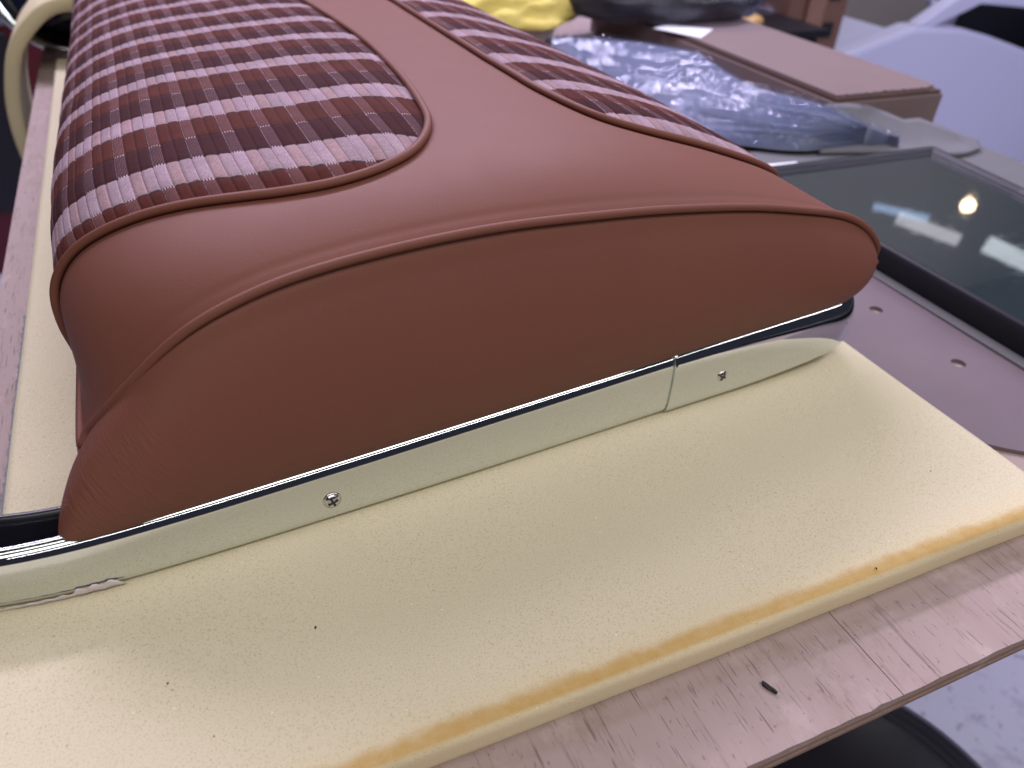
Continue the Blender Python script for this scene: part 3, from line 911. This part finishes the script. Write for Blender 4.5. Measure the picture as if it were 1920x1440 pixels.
# ------------------------------------------------------------------ clear bag with a grey sheet inside
def make_bag():
    root = thing("plastic_bag", (.68, .95, BZ), "crumpled clear plastic bag holding a blue grey sheet beside the cardboard box", "plastic bag")
    NB, rows = 210, 110
    back = spline([(.613, 1.205, .020), (.688, 1.14, .030), (.757, 1.02, .036), (.750, .965, .037), (.718, .828, .040), (.760, .748, .036), (.800, .700, .020), (.852, .690, .001)], NB)
    front = spline([(.590, 1.205, -.012), (.565, 1.10, -.012), (.548, .99, -.012), (.560, .86, -.012), (.610, .79, -.010), (.668, .736, -.008), (.714, .708, -.007), (.762, .702, -.006), (.800, .699, -.006), (.834, .697, -.006), (.851, .681, -.006)], NB)
    def surf(lift, crump, seed, fine=0):
        r2 = np.random.default_rng(seed); ph = r2.uniform(0, 6.3, 40); fr = r2.uniform(20, 110, (40, 2)); am = 1 / np.hypot(fr[:, 0], fr[:, 1])
        f2 = r2.uniform(200, 620, (30, 2)) * np.where(r2.random((30, 2)) < .5, -1, 1); p2 = r2.uniform(0, 6.3, 30)
        t = np.linspace(0, 1, rows)[None, :, None]
        P = back[:, None, :] * (1 - t) + front[:, None, :] * t
        t = t[..., 0] + np.zeros((NB, 1)); k = np.linspace(0, 1, NB)[:, None]
        w = sum(a * np.sin(P[..., 0] * f[0] * 1.5 + P[..., 1] * f[1] * .8 + h) for a, f, h in zip(am, fr, ph))
        e = np.minimum(1, np.minimum(6 * t, 6 * (1 - t) + .25))
        z = lift + .009 * np.sin(np.pi * t) + crump * w * e
        # long pulled folds running towards the right end
        for c, wd, hgt in ((.22, .05, .0045), (.42, .035, .005), (.60, .04, .0055), (.74, .025, .004), (.86, .02, .0035)):
            d = (t - c - .10 * np.sin(k * 3 + c * 9)) / wd
            z += hgt * (lift * 120 + .5) * np.exp(-np.abs(d) ** 1.3) * np.clip(.25 + 1.1 * k, 0, 1) * np.clip((.98 - k) / .1, 0, 1)
        if fine:
            g = sum(np.sin(P[..., 0] * f[0] + P[..., 1] * f[1] + h) for f, h in zip(f2, p2)) / 30 ** .5
            m_ = np.exp(-((t - .90) / .11) ** 2) + .8 * np.exp(-((t - .66 - .06 * np.sin(k * 9)) / .05) ** 2) * np.clip(k * 2 - .3, 0, 1) + np.exp(-((k - 1.0) / .06) ** 2) + .9 * np.exp(-((t - .03) / .05) ** 2) * np.clip(1 - 3 * k, 0, 1)
            z += fine * g * np.minimum(m_, 1.2)
        V = P.copy(); V[..., 2] += z
        drop = V[:, :1].copy(); drop[:, 0, 2] = BZ + .004; drop[:, 0, 0] += .004
        return np.concatenate([drop, V], 1)
    A = surf(-.002, .035, 9)
    keep(link("inner_sheet", mesh_np("inner_sheet", A.reshape(-1, 3), grid_faces(NB, rows + 1)), simple("blue_grey_sheet", (.085, .10, .165), .55, nscale=14, namp=.3)), root)
    Bv = surf(.0035, .05, 9, .0020)
    Bv[:, -1, 2] += rng.normal(0, .0010, NB); Bv[:, -1, 1] -= np.abs(rng.normal(0, .002, NB))
    keep(link("clear_film", mesh_np("clear_film", Bv.reshape(-1, 3), grid_faces(NB, rows + 1)), M_FILM), root)
make_bag()

def lump(name, c, size, mat, seed, amp=.25, sub=5, fl=.0):
    bm = bmesh.new(); bmesh.ops.create_icosphere(bm, subdivisions=sub, radius=1)
    r2 = np.random.default_rng(seed); D = r2.normal(size=(28, 3)); D /= np.linalg.norm(D, axis=1)[:, None]; F = r2.uniform(2, 9, 28); ph = r2.uniform(0, 6.3, 28)
    for v in bm.verts:
        p = np.array(v.co); k = sum(np.abs(np.sin(F * (D @ p) + ph)) / F) / 5 - .25
        p = p * (1 + amp * k * 2)
        z = p[2]
        p[2] = max(p[2], -.55)
        v.co = (c[0] + p[0] * size[0], c[1] + p[1] * size[1], c[2] + (p[2] + .55) * size[2])
    return bm_obj(name, bm, mat, smooth=True)

# dark things in a second clear bag on the far end of the box
b2 = thing("plastic_bag", (.85, 1.30, .037), "dark parts wrapped in a shiny clear bag on the far end of the box", "plastic bag")
o = lump("wrapped_parts", (.875, 1.30, .0390), (.135, .085, .048), simple("dark_parts", (.03, .028, .035), .4, nscale=25, namp=.8), 5, .5); keep(o, b2)
o = lump("clear_film", (.880, 1.30, .0390), (.148, .100, .055), M_FILM, 8, .55); keep(o, b2)
tag(prism("paper_sheet", [(.772, 1.150), (.812, 1.168), (.873, 1.125), (.812, 1.073)], BZ + .0569, BZ + .0575, M_PAPER), "small white paper sheet lying on top of the cardboard box", "paper")
# pale low carton with the yellow cloth on it
ct = thing("low_carton", (.5, 1.40, BZ), "low pale carton under the yellow cloth at the back of the bench", "carton")
box("carton_body", (.40, 1.245, BZ + .0002), (.640, 1.50, .027), M_PALECARD, ct, .002)
box("carton_lid", (.398, 1.243, .0275), (.642, 1.502, .0305), M_PALECARD, ct, .001)
tag(lump("cloth", (.560, 1.335, .031), (.085, .075, .030), M_CLOTH, 21, .8), "crumpled bright yellow cloth lying on the pale carton", "cloth")

# ------------------------------------------------------------------ background, right: black crate, brown cabinet, car
cr = thing("storage_crate", (1.65, 2.1, FLOOR), "black plastic crate with an amber glint built as a lump beside the brown cabinet", "crate")
box("crate_body", (1.42, 2.0, FLOOR), (1.97, 2.45, -.20), M_DARK, cr, .01)
box("crate_rim", (1.40, 1.98, -.20), (1.99, 2.47, -.175), M_RUBBER, cr, .006)
box("crate_back", (1.42, 2.40, -.175), (1.97, 2.47, .10), M_DARK, cr, .006)
o = lump("amber_glint", (1.73, 2.08, -.172), (.05, .04, .02), M_GLINT, 4, .2, 3); keep(o, cr)  # yellowish glint on the crate, built as a small amber lump
cb = thing("brown_cabinet", (2.15, 2.4, FLOOR), "tall dark brown cabinet with a lighter middle board beside the beige wall", "cabinet")
box("cabinet_body", (2.02, 2.22, FLOOR), (2.275, 2.7, .55), M_BROWN, cb, .004)
box("front_board", (2.095, 2.205, FLOOR), (2.165, 2.2205, .55), M_BROWNL, cb, .003)
for zc in (-.02, -.14, -.26):
    box("label_patch", (2.190, 2.2165, zc), (2.235, 2.2195, zc + .05), M_DARK, cb, .001)

car = thing("stripped_car", (3.2, 2.4, FLOOR), "white stripped car body with an empty window opening at the right", "car")
lower = [(1.55, -.62), (1.95, -.44), (2.30, -.322), (2.63, -.236), (2.70, -.238), (2.886, -.250), (3.05, -.283), (3.272, -.338), (3.7, -.45), (4.6, -.70), (4.6, -.86), (1.55, -.86)]
prism("side_panel", lower, 2.20, 2.30, M_CAR, car, .018, axis='y')
prism("windscreen_pillar", [(2.640, -.236), (2.715, -.246), (2.965, -.160), (3.25, -.045), (3.16, .01), (2.80, -.145)], 2.21, 2.27, M_CAR, car, .010, axis='y')
prism("roof_rail", [(2.945, -.168), (3.175, -.186), (3.60, -.24), (4.6, -.40), (4.6, -.26), (3.60, -.10), (3.20, -.03), (2.98, -.12)], 2.205, 2.30, M_CAR, car, .012, axis='y')
prism("cowl", [(1.55, -.66), (1.95, -.48), (2.32, -.352), (2.62, -.262), (2.62, -.30), (1.55, -.75)], 2.30, 3.3, M_CAR, car, .01, axis='y')
prism("door_shell", [(2.88, -.275), (3.02, -.29), (3.03, -.225), (2.98, -.215)], 2.36, 2.40, M_CAR, car, .006, axis='y', )
tube("inner_brace", spline([(2.90, 2.42, -.175), (2.96, 2.42, -.235), (2.99, 2.42, -.275)], 12), .017, M_CAR, car, 8)
tube("inner_brace", spline([(3.09, 2.44, -.19), (3.03, 2.44, -.24), (2.98, 2.44, -.285)], 12), .017, M_CAR, car, 8)
tube("inner_brace", spline([(3.13, 2.46, -.20), (3.07, 2.46, -.25), (3.0, 2.46, -.30)], 12), .012, M_CAR, car, 8)
box("cabin_interior", (3.36, 2.62, -.80), (6.0, 2.70, -.02), M_DARK, car)
for wx in (2.1, 4.2):
    bmw = bmesh.new(); bmesh.ops.create_cone(bmw, cap_ends=True, segments=32, radius1=.28, radius2=.28, depth=.16, matrix=Matrix.Translation((wx, 2.45, FLOOR + .28)) @ Matrix.Rotation(math.pi / 2, 4, 'X'))
    bm_obj("wheel", bmw, M_RUBBER, car, .02, smooth=True)

# ------------------------------------------------------------------ background, left
arc = spline([(-.060, 1.28, .072), (-.098, 1.28, .070), (-.128, 1.28, .052), (-.158, 1.28, .018), (-.176, 1.28, -.030), (-.184, 1.28, -.075), (-.184, 1.28, -.125), (-.176, 1.28, -.18), (-.16, 1.28, -.24)], 60)
def ribbon(name, path, th, w, mat):
    T = np.gradient(path, axis=0); T /= np.linalg.norm(T, axis=1)[:, None]
    N = np.cross(T, [0, 1, 0]); V = []
    sec_ = [(-.5, 0), (-.4, .004), (.4, .004), (.5, 0), (.5, w), (-.5, w)]
    for p, nn in zip(path, N):
        for a, d in sec_:
            V.append(p + nn * th * a + np.array([0, d if d > .01 else -d, 0]))
    return link(name, mesh_np(name, V, grid_faces(len(path), 6, True)), mat)
M_FOAM2 = simple("foam_curl_cream", (.62, .54, .33), .95, nscale=30, namp=.06, bscale=900)
tag(ribbon("foam_strip", arc, .019, .16, M_FOAM2), "curved cream foam strip curling over the left end of the bench", "foam strip")
hb = thing("headlamp_ring", (-.07, 1.50, .10), "round chrome ring with a dark blue lens beyond the bench end", "headlamp")
def ringobj(name, R_, r_, mat, dz):
    c = Vector((-.090, 1.46, .078)); ax = Vector((.05, -.96, .25)).normalized(); xx = ax.orthogonal().normalized(); yy = ax.cross(xx)
    P = [np.array(c + ax * dz + (xx * math.cos(a) + yy * math.sin(a)) * R_) for a in np.linspace(0, 2 * math.pi, 72)]
    return tube(name, P, r_, mat, hb, 10)
ringobj("chrome_rim", .102, .0085, M_CHROME, 0); ringobj("rubber_gasket", .087, .0075, M_RUBBER, .002)
def lens():
    c = Vector((-.090, 1.46, .078)); ax = Vector((.05, -.96, .25)).normalized()
    bm = bmesh.new(); bmesh.ops.create_uvsphere(bm, u_segments=32, v_segments=12, radius=.083)
    q = Vector((0, 0, 1)).rotation_difference(ax)
    for v in bm.verts:
        v.co.z *= .22; v.co = q @ v.co + c
    bm_obj("lens", bm, M_LENS, hb, smooth=True)
lens()
tc = thing("tool_chest", (-.8, 2.6, FLOOR), "dark red tool chest with a grey strip at far left", "tool chest")
box("chest_body", (-1.5, 2.55, FLOOR), (-.22, 3.1, .15), M_RED, tc, .01)
box("trim_strip", (-1.5, 2.535, -.198), (-.22, 2.549, -.186), M_GREY, tc, .002)
box("drawer_front", (-1.5, 2.53, -.70), (-.325, 2.549, -.215), M_DARK, tc, .004)

# ------------------------------------------------------------------ padded stool under the front of the bench
st = thing("shop_stool", (.40, .17, FLOOR), "round black vinyl shop stool tucked under the bench front", "stool")
def lathe(name, prof, c, mat, parent, seg=96):
    V = []
    for a in np.linspace(0, 2 * np.pi, seg, endpoint=False):
        for r, z in prof: V.append((c[0] + r * math.cos(a), c[1] + r * math.sin(a), z))
    V = np.array(V).reshape(seg, len(prof), 3).transpose(1, 0, 2).reshape(-1, 3)
    keep(link(name, mesh_np(name, V, grid_faces(len(prof), seg, True)), mat), parent)
SC = (.444, .156)
lathe("seat_pad", [tuple(p) for p in spline([(.004, -.430), (.08, -.432), (.150, -.440), (.165, -.447), (.185, -.452), (.202, -.465), (.207, -.482), (.202, -.505), (.185, -.515), (.01, -.515)], 50)], SC, M_VINYL, st)
lathe("seam_cord", [(.1545 + .0016 * math.cos(a), -.4415 + .0016 * math.sin(a)) for a in np.linspace(0, 2 * math.pi, 9)], SC, M_RUBBER, st)
lathe("column", [(.001, -.515), (.028, -.515), (.028, -.80), (.035, -.82), (.001, -.82)], SC, M_STEEL, st, 24)
for k in range(5):
    a = k * 2 * math.pi / 5 + .4
    tube("foot", spline([(SC[0], SC[1], -.81), (SC[0] + .12 * math.cos(a), SC[1] + .12 * math.sin(a), -.83), (SC[0] + .24 * math.cos(a), SC[1] + .24 * math.sin(a), -.885)], 10), .014, M_DARK, st, 8)
